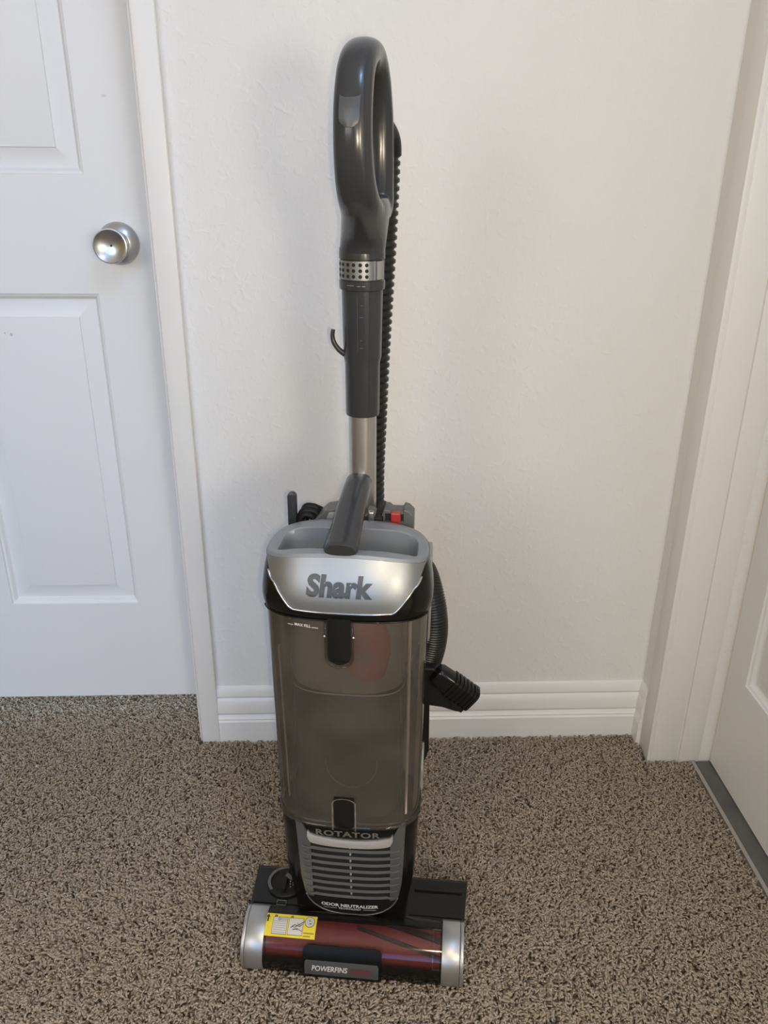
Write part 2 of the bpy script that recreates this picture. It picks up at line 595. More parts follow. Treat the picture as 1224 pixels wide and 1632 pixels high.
def carpet():
    def to_local(x, y):
        dx, dy = x-ORG.x, y-ORG.y
        c, s = math.cos(YAW), math.sin(YAW)
        return dx*c+dy*s, -dx*s+dy*c
    step = 0.00335
    gx, gy = np.meshgrid(np.arange(-0.98, 0.628, step), np.arange(-0.78, 0.165, step))
    x = (gx+rng.uniform(-.5, .5, gx.shape)*step*1.3).ravel()
    y = (gy+rng.uniform(-.5, .5, gy.shape)*step*1.3).ravel()
    keep = ~((y > -0.0135) & (x > -0.306))
    keep &= ~((y > -0.095) & (x > 0.540))
    keep &= ~((y > -0.002) & (x < -1.13))
    keep &= x < 0.6245
    keep &= ~((y > -0.016) & (x > -0.308))
    lx, ly = to_local(x, y)
    keep &= ~((np.abs(lx+0.002) < 0.150) & (ly > 0.006) & (ly < 0.140))
    x, y = x[keep], y[keep]
    n = len(x)
    ang = rng.uniform(0, 2*np.pi, n)
    # slow drift of the lie of the pile, as on a trodden carpet
    drift = np.sin(x*7+np.sin(y*9)*1.4)+np.cos(y*11-x*4)
    lean = rng.uniform(0.003, 0.0105, n)
    dx = np.cos(ang)*lean+0.0016*drift
    dy = np.sin(ang)*lean-0.0015
    h = rng.uniform(0.0090, 0.0115, n)
    r = rng.uniform(0.0018, 0.0027, n)
    tw = rng.uniform(0, 2*np.pi, n)
    V = np.zeros((n, 10, 3), np.float32)
    lv = [(0.0, 0.0, 0.9), (0.35, 0.60, 1.05), (0.85, 0.94, 0.85)]
    for k, (s, t, rr) in enumerate(lv):
        for j in range(3):
            a = tw+2*np.pi*j/3+k*0.7
            V[:, k*3+j, 0] = x+dx*s+np.cos(a)*r*rr
            V[:, k*3+j, 1] = y+dy*s+np.sin(a)*r*rr
            V[:, k*3+j, 2] = h*t
    V[:, 9, 0], V[:, 9, 1], V[:, 9, 2] = x+dx*1.1, y+dy*1.1, h*0.98
    quads = [(0+3*k+j, 3*k+(j+1) % 3, 3*k+3+(j+1) % 3, 3*k+3+j) for k in range(2) for j in range(3)]
    tris = [(6+j, 6+(j+1) % 3, 9) for j in range(3)]
    base = (np.arange(n)*10)[:, None]
    loops = np.concatenate([np.array(quads).ravel(), np.array(tris).ravel()])[None, :]+base
    starts1 = np.concatenate([np.arange(6)*4, 24+np.arange(3)*3])
    starts = (starts1[None, :]+(np.arange(n)*33)[:, None]).ravel()
    me = bpy.data.meshes.new('carpet_pile')
    me.vertices.add(n*10)
    me.vertices.foreach_set('co', V.ravel())
    me.loops.add(n*33)
    me.loops.foreach_set('vertex_index', loops.ravel().astype(np.int32))
    me.polygons.add(n*9)
    me.polygons.foreach_set('loop_start', starts.astype(np.int32))
    me.update(calc_edges=True)
    me.polygons.foreach_set('use_smooth', np.ones(n*9, bool))
    o = link('carpet_pile', me, MAT['carpet'])
    o['kind'] = 'stuff'
    o['label'] = 'brown and beige flecked carpet pile covering the floor'
    o['category'] = 'carpet'
    return o


carpet()

# ------------------------------------------------------------------ upright vacuum cleaner
vac = empty('vacuum_cleaner', ORG, YAW)
vac['label'] = 'black and silver upright vacuum cleaner standing on the carpet before the wall'
vac['category'] = 'vacuum cleaner'
CX = -0.006         # centre line of the pole, grille and fittings
BX = -0.0108        # centre line of the body shells


def sgnpow(c, e):
    return math.copysign(abs(c)**e, c)


def ring(hw, yf, yb, z, n=72, e=3.0, cx=BX, yc=0.10):
    """superellipse cross-section, front at yf, back at yb"""
    out = []
    for k in range(n):
        a = 2*PI*k/n
        s, c = math.sin(a), math.cos(a)
        d = (yb-yc) if s > 0 else (yc-yf)
        zz = z(a) if callable(z) else z
        out.append((cx+hw*sgnpow(c, 2/e), yc+d*sgnpow(s, 2/e), zz))
    return out


def front_y(x, hw, yf, e=3.0, cx=BX, yc=0.10):
    t = min(0.999, abs((x-cx)/hw))
    return yc-(yc-yf)*(1-t**e)**(1/e)


# --- floor nozzle ---------------------------------------------------
NY, NZ, NRY, NRZ = 0.045, 0.028, 0.045, 0.042


def nz(x, a, off=0.0):
    a = R(a)
    return (x, NY+(NRY+off)*math.cos(a), NZ+(NRZ+off)*math.sin(a))


m = MB()
prof = [(0.143, 0.010), (0.145, 0.046), (0.141, 0.055), (0.134, 0.059), (0.075, 0.0605), (0.060, 0.0610), (0.0565, 0.0640)]
prof += [nz(0, a)[1:] for a in (79, 84, 91)]
prof += [(0.044, 0.064), (0.075, 0.055), (0.082, 0.020), (0.078, 0.010)]
rows = []
for x, hw in ((-1, 1), (1, 1)):
    rows.append([((-0.153 if x < 0 else 0.1515)+x*0.006*max(0, (y-0.06)/0.085), y, z) for y, z in prof])
m.grid(rows, True, True, True)
# sole plate and front bumper below the clear cover
bump = [nz(0, a, 0.0004)[1:] for a in (163, 168, 174, 180, 188, 196, 204)]+[(0.006, 0.0075), (0.082, 0.0075), (0.082, 0.012), (0.010, 0.013), (0.006, 0.034)]
m.grid([[(x, y, z) for y, z in bump] for x in (-0.123, 0.122)], True, True, True)
nozzle = m.build('floor_nozzle', MAT['black'], vac, bevel=0.0009, smooth=35)

for s, xa, xb, xe in ((-1, -0.1482, -0.1225, -0.1535), (1, 0.1465, 0.1220, 0.1518)):
    m = MB()
    cap = [nz(0, a, 0.0016)[1:] for a in range(76, 206, 6)]+[(0.010, 0.0085), (0.060, 0.0085), (0.066, 0.062)]
    m.grid([[(x, y, z) for y, z in cap] for x in (xa, xb)], True, True, True)
    m.grid([[(x, NY+(y-NY)*0.985, NZ+(z-NZ)*0.985) for y, z in cap] for x in (xa+s*0.0004, xe)], True, True, True)
    c = m.build('end_cap', MAT['cap'], nozzle, bevel=0.0008, smooth=35)
    c['label'] = 'silver end cap'

# brush roll with helical fins
m = MB()
BY, BZ, BR = 0.0445, 0.0335, 0.0325
lathe(m, [(BR, -0.121), (BR, 0.120)], lambda a, b, h: (h, BY+a, BZ+b*0.97), 40)
roll = m.build('brush_roll', MAT['red_roll'], nozzle, smooth=40)
roll['label'] = 'red brush roll'
for a0, sg, wd, sp in ((101, 1, 5.5, 52), (66, 1, 9, 50), (20, 1, 6, 50), (52, -1, 6, 40), (10, -1, 6, 40)):
    m = MB()
    rows = []
    for i in range(33):
        t = i/32
        x = sg*(0.004+t*0.115)
        a = R(a0+t*sp)
        w = R(wd)
        rows.append([(x, BY+math.cos(q)*r, BZ+math.sin(q)*r*0.97) for q, r in
                     ((a-w, BR-0.001), (a-w*0.7, BR+0.0030), (a+w*0.7, BR+0.0030), (a+w, BR-0.001))])
    m.grid(rows, True, True, True)
    m.build('fin', MAT['fin'], nozzle, smooth=50)

# clear cover
m = MB()
m.grid([[nz(x, a, 0.0) for a in range(91, 168, 4)] for x in (-0.1222, 0.1218)])
cov = m.build('clear_cover', MAT['window'], nozzle, smooth=179)
cov['label'] = 'clear cover over the brush roll'
m = MB()
m.grid([[nz(x, a, 0.0012) for a in (96, 104, 112, 120, 128, 136, 144, 152, 160)] for x in (0.1095, 0.1108)])
m.grid([[nz(x, a, 0.0012) for a in (159, 162)] for x in (0.1095, 0.1200)])
m.grid([[nz(x, a, 0.0012) for a in (95, 97)] for x in (0.1095, 0.1200)])
m.build('cover_seam', MAT['rim'], nozzle, smooth=179)

# logo plate on the front
m = MB()
N = 14
LXA, LXB = -0.066, 0.041


def plate_rows(x0, x1, a0, a1, off, na=10, rnd=0.0):
    rows = []
    for i in range(na+1):
        a = a0+(a1-a0)*i/na
        ins = rnd*(1-min(1, (a-a0)/6.0))**2 if rnd else 0
        rows.append([nz(x0+ins+(x1-x0-2*ins)*j/N, a, off) for j in range(N+1)])
    return rows


m.grid(plate_rows(LXA, LXB, 136, 203, 0.0042, 16, 0.006))
fr = plate_rows(LXA, LXB, 136, 203, 0.0042, 16, 0.006)
bk = plate_rows(LXA, LXB, 136, 203, -0.0002, 16, 0.006)
for A, B in ((fr[0], bk[0]), (fr[-1], bk[-1]), ([r[0] for r in fr], [r[0] for r in bk]), ([r[-1] for r in fr], [r[-1] for r in bk])):
    m.grid([A, B])
plate = m.build('latch_plate', mat('matt_black_plastic', (0.006, 0.006, 0.006), 0.35, spec=0.12), nozzle, smooth=40)
m = MB()
pr = plate_rows(LXA+0.003, LXB-0.003, 159, 189, 0.0052, 8, 0.002)
m.grid(pr)
lp = m.build('logo_plate', MAT['plate'], nozzle, smooth=40)
lp['label'] = 'slate grey logo plate'
text('lettering', 'POWERFINS', 0.0125, lambda u, v, w: nz(-0.0285+u, 177.5-v*1150, 0.0058), MAT['white'], nozzle, width=0.049, offset=0.00018, shear=0.15)
m = MB()
pts = []
for k in range(24):
    a = 2*PI*k/24
    pts.append((0.0145+0.0145*sgnpow(math.cos(a), 0.45), 173.6+5.0*sgnpow(math.sin(a), 0.8)))
m.add([nz(x, a, 0.0058) for x, a in pts], [tuple(range(24))])
m.build('printed_pill', MAT['pill'], nozzle)

# yellow instruction label on the cover
m = MB()


def lab(x0, x1, a0, a1, mi, off):
    n = 6
    m.grid([[nz(x0+(x1-x0)*j/3, a0+(a1-a0)*i/n, off) for j in range(4)] for i in range(n+1)], mi=mi)


def lab_poly(pts, mi, off):
    m.add([nz(x, a, off) for x, a in pts], [tuple(range(len(pts)))], mi)


lx = lambda t: -0.1255+t*0.0735          # across the label, 0..1
la = lambda t: 90.5+t*38.5               # down the label, 0..1
lab(lx(0), lx(1), la(0), la(1), 0, 0.0010)
for t0, t1 in ((0.17, 0.45), (0.475, 0.755)):
    lab(lx(t0), lx(t1), la(0.15), la(0.90), 2, 0.00125)
    lab(lx(t0+0.006), lx(t1-0.006), la(0.17), la(0.88), 1, 0.0014)
for t0, s in ((0.195, 0.045), (0.505, 0.045)):
    lab(lx(t0), lx(t0+s), la(0.07), la(0.18), 2, 0.0016)
for i in range(6):
    lab(lx(0.19), lx(0.43), la(0.36+i*0.09), la(0.37+i*0.09), 2, 0.0016)
for i in range(3):
    lab(lx(0.31), lx(0.44), la(0.20+i*0.045), la(0.225+i*0.045), 3, 0.0016)
for pts in (((0.27, 0.18), (0.31, 0.18), (0.32, 0.30), (0.29, 0.36), (0.255, 0.29)),):
    lab_poly([(lx(a), la(b)) for a, b in pts], 3, 0.0017)
# scribbled line drawing of a hand on the second panel
for (a, b), (c, d) in (((0.52, 0.58), (0.60, 0.44)), ((0.60, 0.44), (0.68, 0.52)), ((0.68, 0.52), (0.74, 0.40)), ((0.56, 0.66), (0.66, 0.60)),
                       ((0.54, 0.50), (0.66, 0.66)), ((0.63, 0.36), (0.70, 0.48)), ((0.66, 0.62), (0.745, 0.70)), ((0.60, 0.54), (0.84, 0.16))):
    lab_poly([(lx(a), la(b)), (lx(c), la(d)), (lx(c+0.006), la(d+0.03)), (lx(a+0.006), la(b+0.03))], 2, 0.0018)
cc = [(0.87+0.095*math.cos(2*PI*k/24), 0.30+0.235*math.sin(2*PI*k/24)) for k in range(24)]
lab_poly([(lx(a), la(b)) for a, b in cc], 2, 0.0019)
lab_poly([(lx(0.87+(a-0.87)*0.90), la(0.30+(b-0.30)*0.90)) for a, b in cc], 1, 0.0021)
lab_poly([(lx(0.87+(a-0.87)*0.58), la(0.30+(b-0.30)*0.58)) for a, b in cc], 3, 0.0023)
lab_poly([(lx(0.87+(a-0.87)*0.50), la(0.30+(b-0.30)*0.50)) for a, b in cc], 1, 0.0024)
for a, b, w in ((0.85, 0.24, 0.045), (0.87, 0.36, 0.035)):
    lab(lx(a), lx(a+w), la(b), la(b+0.035), 2, 0.0026)
for i, w in ((0, 0.20), (1, 0.145)):
    for k in range(int(w/0.02)):
        lab(lx(0.775+k*0.02), lx(0.775+k*0.02+0.015), la(0.745+i*0.125), la(0.805+i*0.125), 4, 0.0014)
lab_poly([(lx(a), la(b)) for a, b in ((0.055, 0.40), (0.085, 0.40), (0.085, 0.20), (0.105, 0.20), (0.07, 0.03), (0.035, 0.20), (0.055, 0.20))], 2, 0.0014)
w = m.build('warning_label', [MAT['yellow'], MAT['paper'], MAT['ink'], mat('label_grey', (0.33, 0.34, 0.36), 0.6), mat('label_brown', (0.30, 0.22, 0.03), 0.6)], nozzle)
w['label'] = 'yellow instruction label'
for t, d in ((0.2175, '1'), (0.5275, '2')):
    text('lettering', d, 0.004, lambda u, v, q, t=t: nz(lx(t)+u, la(0.165)-v*1150, 0.0019), MAT['paper'], nozzle)

# floor-type dial on the left of the nozzle
DX, DYY, DZ = -0.1105, 0.1075, 0.0600
dial_ax = lambda a, b, h: (DX+a, DYY+b, DZ+h)
m = MB()
lathe(m, [(0.0280, 0.0), (0.0280, 0.0030), (0.0265, 0.0042), (0.0215, 0.0042), (0.0210, 0.0028), (0.0001, 0.0028)], dial_ax, 48)
m.box(DX-0.0025, DX+0.0025, DYY-0.018, DYY+0.016, DZ+0.002, DZ+0.0075)
dial = m.build('height_dial', MAT['satin'], nozzle, bevel=0.0005, smooth=40)
m = MB()
arc = []
for r in (0.0222, 0.0262):
    arc.append([(DX+r*math.cos(R(a)), DYY+r*math.sin(R(a)), DZ+0.0046) for a in range(80, 226, 5)])
m.grid(arc)
m.add([(DX+a, DYY+b, DZ+0.0078) for a, b in ((-0.002, 0.006), (0.001, 0.012), (0.011, 0.003), (0.0085, -0.002))], [(0, 1, 2, 3)])
m.build('dial_print', MAT['faint'], nozzle)
m = MB()
for a, b in ((0.008, -0.004), (0.0125, -0.006), (0.0085, -0.0085), (0.013, -0.0095), (0.0175, -0.007), (0.0095, -0.0135)):
    lathe(m, [(0.0011, 0.0080), (0.0001, 0.0081)], lambda p, q, h, a=a, b=b: (DX+a+p, DYY+b+q, DZ+h), 10)
m.build('dial_dots', mat('dot_print', (0.30, 0.30, 0.29), 0.5), nozzle)
m = MB()
for x0, x1, y0, y1 in ((-0.006, 0.008, -0.0325, -0.0315), (-0.006, 0.008, -0.0405, -0.0395), (-0.006, -0.005, -0.0405, -0.0315), (0.007, 0.008, -0.0405, -0.0315)):
    m.box(DX+x0, DX+x1, DYY+y0, DYY+y1, DZ+0.0003, DZ+0.0016)
m.build('lock_mark', MAT['grey'], nozzle)
# raised ridges on the right of the nozzle top
for x0, x1, y0, y1 in ((0.080, 0.149, 0.1120, 0.1155), (0.075, 0.149, 0.0690, 0.0705), (-0.150, -0.070, 0.0690, 0.0705)):
    m = MB()
    m.box(x0, x1, y0, y1, 0.0585, 0.0620)
    m.build('top_ridge', MAT['black'], nozzle, bevel=0.0008)
# rear wheels
for x in (-0.066, 0.054):
    m = MB()
    lathe(m, [(0.001, -0.014), (0.030, -0.014), (0.033, -0.011), (0.033, 0.011), (0.030, 0.014), (0.001, 0.014)], lambda a, b, h, x=x: (x+h, 0.205+a, 0.040+b), 32)
    m.build('wheel', MAT['satin'], nozzle, smooth=40)

# --- lower motor housing ---------------------------------------------
def body_prof(z):
    t = max(0, min(1, (z-0.06)/0.18))
    hw = 0.0815+0.0090*min(1, t/0.38)+0.0037*max(0, (t-0.38)/0.62)
    return hw, 0.0620-0.0155*t, 0.165


m = MB()
rows = []
for z, k in ((0.050, 0.80), (0.053, 0.93), (0.058, 0.985), (0.066, 1.0)):
    hw, yf, yb = body_prof(max(z, 0.06))
    rows.append(ring(hw*k, 0.10-(0.10-yf)*k, 0.10+(yb-0.10)*k, z))
for z in (0.09, 0.12, 0.15, 0.18, 0.21, 0.236):
    rows.append(ring(*body_prof(z), z))
rows.append(ring(0.0915, 0.049, 0.163, 0.241))
m.grid(rows, True, True, True)
# axle block behind
m.box(-0.048, 0.036, 0.150, 0.225, 0.020, 0.110)
housing = m.build('motor_housing', MAT['black'], vac, smooth=50)


def hz(x, z, off=0.0):
    hw, yf, yb = body_prof(z)
    return (x, front_y(x, hw, yf)-off, z)


def wo(z):    # outer half width of the grille plate
    pts = [(0.0645, 0.001), (0.0653, 0.016), (0.0675, 0.030), (0.072, 0.0425), (0.079, 0.053), (0.087, 0.0600), (0.10, 0.0655), (0.13, 0.0695), (0.25, 0.0735)]
    for (a, b), (c, d) in zip(pts, pts[1:]):
        if z <= c:
            return b+(d-b)*max(0, (z-a)/(c-a))
    return pts[-1][1]


def bartop(x):   # lower edge of the black name field, top of the silver bar
    t = abs(x-CX)
    return 0.2135+0.004*(t/0.05)**2 if t < 0.05 else 0.2175+(t-0.05)*0.2+max(0, t-0.0535)*1.55


WI = 0.0535


def strip(mb, fx0, fx1, z0, z1, off, nx=16, nzr=4, mi=0, thick=0.003):
    """curved patch on the housing front between x limits that are functions of z, with its rim closed"""
    rows = []
    for i in range(nzr+1):
        z = z0+(z1-z0)*i/nzr
        a, b = fx0(z), fx1(z)
        rows.append([hz(a+(b-a)*j/nx, z, off) for j in range(nx+1)])
    mb.grid(rows, mi=mi)
    back = [[(p[0], p[1]+thick, p[2]) for p in r] for r in rows]
    for A, B in ((rows[0], back[0]), (rows[-1], back[-1]), ([r[0] for r in rows], [r[0] for r in back]), ([r[-1] for r in rows], [r[-1] for r in back])):
        mb.grid([A, B], mi=mi)


# grille: dark backing, side borders with horns, top bar
m = MB()
m.grid([[hz(CX+u*0.058, z, 0.0004) for u in np.linspace(-1, 1, 17)] for z in np.linspace(0.094, 0.206, 5)])
grille = m.build('filter_grille', MAT['dark'], vac, smooth=40)
for s in (-1, 1):
    m = MB()
    strip(m, lambda z, s=s: CX+s*WI, lambda z, s=s: CX+s*wo(z), 0.094, 0.2135, 0.0030, 5, 14)
    rows = []
    for i in range(11):
        t = i/10
        z = 0.2135+(0.2440-0.2135)*t
        inner = 0.0535+(0.0665-0.0535)*t**0.85
        rows.append([hz(CX+s*(inner+(wo(z)-inner)*j/4), z, 0.0030) for j in range(5)])
    m.grid(rows)
    bk = [[(p[0], p[1]+0.003, p[2]) for p in r] for r in rows]
    for A, B in (([r[0] for r in rows], [r[0] for r in bk]), ([r[-1] for r in rows], [r[-1] for r in bk]), (rows[-1], bk[-1])):
        m.grid([A, B])
    m.build('side_frame', MAT['grille'], grille, smooth=40)
# bright bar
m = MB()
rows = []
for i in range(5):
    t = i/4
    rr = []
    for j in range(33):
        u = -1+2*j/32
        x = CX+u*0.0570
        zt = bartop(x)
        zb = 0.2035+0.0035*u*u+max(0, abs(u)-0.93)*0.12
        z = zb+(zt-zb)*t
        rr.append(hz(x, z, 0.0062-0.0036*t**1.5))
    rows.append(rr)
m.grid(rows)
m.grid([rows[0], [(p[0], p[1]+0.004, p[2]) for p in rows[0]]])
m.grid([rows[-1], [(p[0], p[1]+0.004, p[2]) for p in rows[-1]]])
bar = m.build('trim_bar', MAT['bright_bar'], grille, smooth=50)
bar['label'] = 'bright silver bar'
# slats, with pointed ends on the borders
for i in range(8):
    z = 0.1935-i*0.0132
    hx = min(0.0655, wo(z)-0.0035)
    m = MB()
    rows = [[], [], [], []]
    for j in range(31):
        u = -1+2*j/30
        x = CX+u*hx
        k = 1.0 if abs(x-CX) < WI else max(0.08, 1-(abs(x-CX)-WI)/max(0.004, hx-WI))
        rows[0].append(hz(x, z-0.0034*k, 0.0008))
        rows[1].append(hz(x, z-0.0031*k, 0.0026+0.0014*(1 if k < 1 else 0)))
        rows[2].append(hz(x, z-0.0022*k, 0.0030+0.0014*(1 if k < 1 else 0)))
        rows[3].append(hz(x, z+0.0017*k, 0.0014+0.0024*(1 if k < 1 else 0)))
    m.grid(rows)
    m.build('slat', MAT['grille'], grille, smooth=30)
for i in range(8):
    m = MB()
    z = 0.2-i*0.0132
    m.box(CX-0.0013, CX+0.0013, hz(CX, z)[1]-0.0020, hz(CX, z)[1]+0.001, z-0.0026, z+0.0026)
    m.build('grille_rib', MAT['bright_bar'], grille, bevel=0.0008)
# black field below the slats, with its thin silver rim
m = MB()
strip(m, lambda z: CX-wo(z), lambda z: CX+wo(z), 0.0648, 0.0965, 0.0026, 20, 10)
fld = m.build('name_field', MAT['satin'], grille, smooth=40)
m = MB()
zs = [0.097, 0.09, 0.084, 0.079, 0.0755, 0.072, 0.0695, 0.0675, 0.0660, 0.0652]
path = [hz(CX-wo(z), z, 0.003) for z in zs]+[hz(CX+wo(z), z, 0.003) for z in zs[::-1]]
tube(m, resample(catmull(path, 4), 0.003), 0.0010, 8)
m.build('field_rim', MAT['grille'], grille, smooth=179)
text('lettering', 'ODOR NEUTRALIZER', 0.0085, lambda u, v, w: hz(-0.0085+u, 0.0800+v+abs(u)*0.02, 0.0036), MAT['white'], grille, width=0.080, offset=0.00022)
text('lettering', 'TECHNOLOGY', 0.0048, lambda u, v, w: hz(-0.0085+u, 0.0752+v, 0.0036), MAT['white'], grille, width=0.032, offset=0.00006)
for a, b in ((-0.045, -0.027), (0.0105, 0.0285)):
    m = MB()
    m.grid([[hz(a+(b-a)*j/4, z, 0.0036) for j in range(5)] for z in (0.0765, 0.0771)])
    m.build('printed_rule', MAT['white'], grille)
text('lettering', 'ROTATOR', 0.0150, lambda u, v, w: hz(-0.0085+u, 0.2190+v*0.90, 0.0008), MAT['greyprint'], housing, width=0.086, offset=0.0005, spacing=1.1)

# --- dust bin --------------------------------------------------------
ZB0, ZB1 = 0.238, 0.556


def bin_prof(z):
    t = (z-ZB0)/(ZB1-ZB0)
    return 0.0938+0.0045*t, 0.0445-0.0040*t, 0.160


m = MB()
m.grid([ring(*bin_prof(ZB0+(ZB1-ZB0)*i/14), ZB0+(ZB1-ZB0)*i/14, 96, 3.0) for i in range(15)], True)
dbin = m.build('dust_bin', MAT['bin'], vac, smooth=179)
dbin['label'] = 'smoky see-through dust bin'


def bz(x, z, off=0.0):
    hw, yf, yb = bin_prof(z)
    return (x, front_y(x, hw, yf)-off, z)


# thick clear rim round the foot of the bin
m = MB()
rr = []
for z, o in ((0.2365, 0.0), (0.2370, 0.0018), (0.2400, 0.0024), (0.2415, 0.0012), (0.2440, 0.0012), (0.2452, 0.0020), (0.2470, 0.0004)):
    hw, yf, yb = bin_prof(z)
    rr.append(ring(hw+o, yf-o, yb+o*0.3, z, 96))
m.grid(rr, True)
m.build('bin_foot_rim', MAT['rim'], dbin, smooth=40)
# dark screen chamber inside
m = MB()
m.grid([ring(hw, yf, 0.145, z, 72, 3.2) for z, hw, yf in ((0.246, 0.0690, 0.0560), (0.30, 0.0695, 0.0555), (0.38, 0.070, 0.0550), (0.440, 0.0705, 0.0545))], True, True, True)
ch = m.build('inner_chamber', MAT['dust'], dbin, smooth=40)
ch['label'] = 'dark dusty inner chamber'
m = MB()
m.grid([ring(0.0710+o, 0.0540-o, 0.146, z, 72, 3.2) for z, o in ((0.4398, 0.0), (0.4401, 0.0007), (0.4409, 0.0007), (0.4412, 0.0))], True)
m.build('chamber_rim', MAT['side'], dbin, smooth=40)
# brown shroud with the red cone in front
m = MB()
m.grid([ring(hw, yf, 0.145, z, 72, 2.4) for z, hw, yf in ((0.4416, 0.0702, 0.0555), (0.470, 0.0702, 0.0575), (0.50, 0.0702, 0.0590), (0.553, 0.071, 0.0590))], True, True, True)
m.build('cyclone_shroud', MAT['shroud'], dbin, smooth=40)
m = MB()
lathe(m, [(0.001, 0.452), (0.020, 0.455), (0.028, 0.466), (0.034, 0.495), (0.033, 0.520), (0.024, 0.540), (0.001, 0.550)], lambda a, b, h: (0.011+a*0.95, 0.0665+b*0.36, h), 40)
cone = m.build('cyclone_cone', MAT['cone'], dbin, smooth=50)
cone['label'] = 'red cyclone cone inside the bin'
# dusty tan liner added along the back to lighten the bin's sides
m = MB()
rows = []
for z in (0.250, 0.40, 0.548):
    hw, yf, yb = bin_prof(z)
    r = ring(hw-0.0035, yf+0.004, yb-0.004, z, 96)
    rows.append([r[k % 96] for k in range(-6, 55)])
m.grid(rows)
m.build('bin_liner', MAT['bin_liner'], dbin, smooth=179)
# seals and ribs along the bin corners
m = MB()
m.grid([[(0.0668+dx, 0.0590+dy, z) for dx, dy in ((-0.0016, -0.001), (0.0, -0.002), (0.0020, 0.0005), (0.001, 0.002))] for z in (0.256, 0.40, 0.546)], True, True, True)
m.build('seal_rib', MAT['cream'], dbin, smooth=40)
m = MB()
m.grid([[(-0.0955+dx+0.0196*(0.493-z), 0.0770+dy, z) for dx, dy in ((-0.0012, -0.001), (0.0012, -0.002), (0.0018, 0.002), (-0.001, 0.002))] for z in (0.256, 0.38, 0.492)], True, True, True)
m.build('seal_rib', MAT['cream'], dbin, smooth=40)
m = MB()
for x in (-0.0735, 0.0585):
    m.grid([[bz(x+dx, z, -0.0012) for dx in (-0.0007, 0.0007)] for z in np.linspace(0.256, 0.548, 8)])
m.build('bin_crease', MAT['rim'], dbin, smooth=179)
# faint ring reflection on the chamber front, drawn as a thin brown tube
m = MB()
tube(m, [(-0.004+0.0330*math.cos(a), 0.0548, 0.338+0.041*math.sin(a)) for a in np.linspace(R(172), R(368), 30)], 0.0009, 6)
m.build('ring_reflection', MAT['shroud'], dbin, smooth=179)


def latch(name, xc, z0, z1, hw, off, yfn, m_, parent, lip=True):
    """rounded tongue lying on the curved front"""
    mb = MB()
    rows = []
    n = 14
    for i in range(n+1):
        t = i/n
        z = z0+(z1-z0)*t
        d0 = min(z-z0, 0.010)
        w = hw-(0.010-math.sqrt(max(0, 0.010**2-(0.010-d0)**2)))*0.9
        rows.append([(xc+w*(-1+2*j/8), yfn(xc+w*(-1+2*j/8), z)-off*(0.75+0.25*math.sin(PI*j/8)), z) for j in range(9)])
    mb.grid(rows)
    back = [[(p[0], p[1]+off+0.002, p[2]) for p in r] for r in rows]
    for A, B in ((rows[0], back[0]), (rows[-1], back[-1]), ([r[0] for r in rows], [r[0] for r in back]), ([r[-1] for r in rows], [r[-1] for r in back])):
        mb.grid([A, B])
    if lip:
        z = z0+0.0045
        mb.box(xc-hw*0.45, xc+hw*0.45, yfn(xc, z)-off-0.0016, yfn(xc, z)-off+0.001, z-0.0016, z+0.0016)
    return mb.build(name, m_, parent, smooth=35)


by = lambda x, z: bz(x, z)[1]
top_latch = latch('bin_latch', -0.0145, 0.4945, 0.5570, 0.0135, 0.0045, by, MAT['satin'], dbin)
m = MB()
zz = [0.552, 0.53, 0.51, 0.502]
path = [bz(-0.0145-0.0160, z, 0.002) for z in zz]+[bz(-0.0145+0.0150*math.cos(a), 0.5005+0.0110*math.sin(a), 0.002) for a in np.linspace(PI*1.05, PI*1.95, 9)]+[bz(-0.0145+0.0160, z, 0.002) for z in zz[::-1]]
tube(m, path, 0.0012, 8)
m.build('latch_surround', MAT['rim'], dbin, smooth=179)
for x in (-0.0315, 0.0025):
    m = MB()
    p = bz(x, 0.5325, 0.0028)
    lathe(m, [(0.0001, -0.0020), (0.0016, -0.0016), (0.0022, 0.0), (0.0016, 0.0016), (0.0001, 0.0020)], lambda a, b, h, p=p: (p[0]+h, p[1]+a, p[2]+b), 12)
    m.build('latch_pin', MAT['chrome'], dbin, smooth=60)
latch2 = latch('bin_latch', -0.0120, 0.2385, 0.2895, 0.0130, 0.0060, lambda x, z: bz(x, max(z, ZB0))[1], MAT['satin'], dbin)
m = MB()
for s in (-1, 1):
    m.grid([[bz(-0.0120+s*q, z, 0.0062) for q in (0.0138, 0.0158)] for z in np.linspace(0.2385, 0.284, 6)])
m.grid([[bz(-0.0120+q*math.cos(a), 0.2835+q*0.55*math.sin(a), 0.0062) for a in np.linspace(0, PI, 10)] for q in (0.0138, 0.0158)])
m.build('latch_surround', MAT['rim'], dbin, smooth=179)
text('lettering', 'MAX FILL', 0.0052, lambda u, v, w: bz(-0.0575+u, 0.5415+v-0.02*u, 0.0009), MAT['white'], dbin, width=0.0195, offset=0.0001)
for a, b in ((-0.0760, -0.0690), (-0.0468, -0.0390)):
    m = MB()
    m.grid([[bz(a+(b-a)*j/3, z-0.02*(a+(b-a)*j/3+0.0575), 0.0009) for j in range(4)] for z in (0.5414, 0.5422)])
    m.build('printed_rule', MAT['white'], dbin)

# --- head ------------------------------------------------------------
def head_prof(z):
    pts = [(0.550, 0.0940, 0.0415), (0.558, 0.0975, 0.0385), (0.570, 0.0985, 0.0380), (0.585, 0.0970, 0.0415), (0.600, 0.0945, 0.0470), (0.615, 0.0910, 0.0540), (0.626, 0.0880, 0.0595), (0.640, 0.0860, 0.0660)]
    for (a, b, c), (d, e, f) in zip(pts, pts[1:]):
        if z <= d:
            t = max(0, (z-a)/(d-a))
            return b+(e-b)*t, c+(f-c)*t, 0.157
    return pts[-1][1], pts[-1][2], 0.157


HN = 144


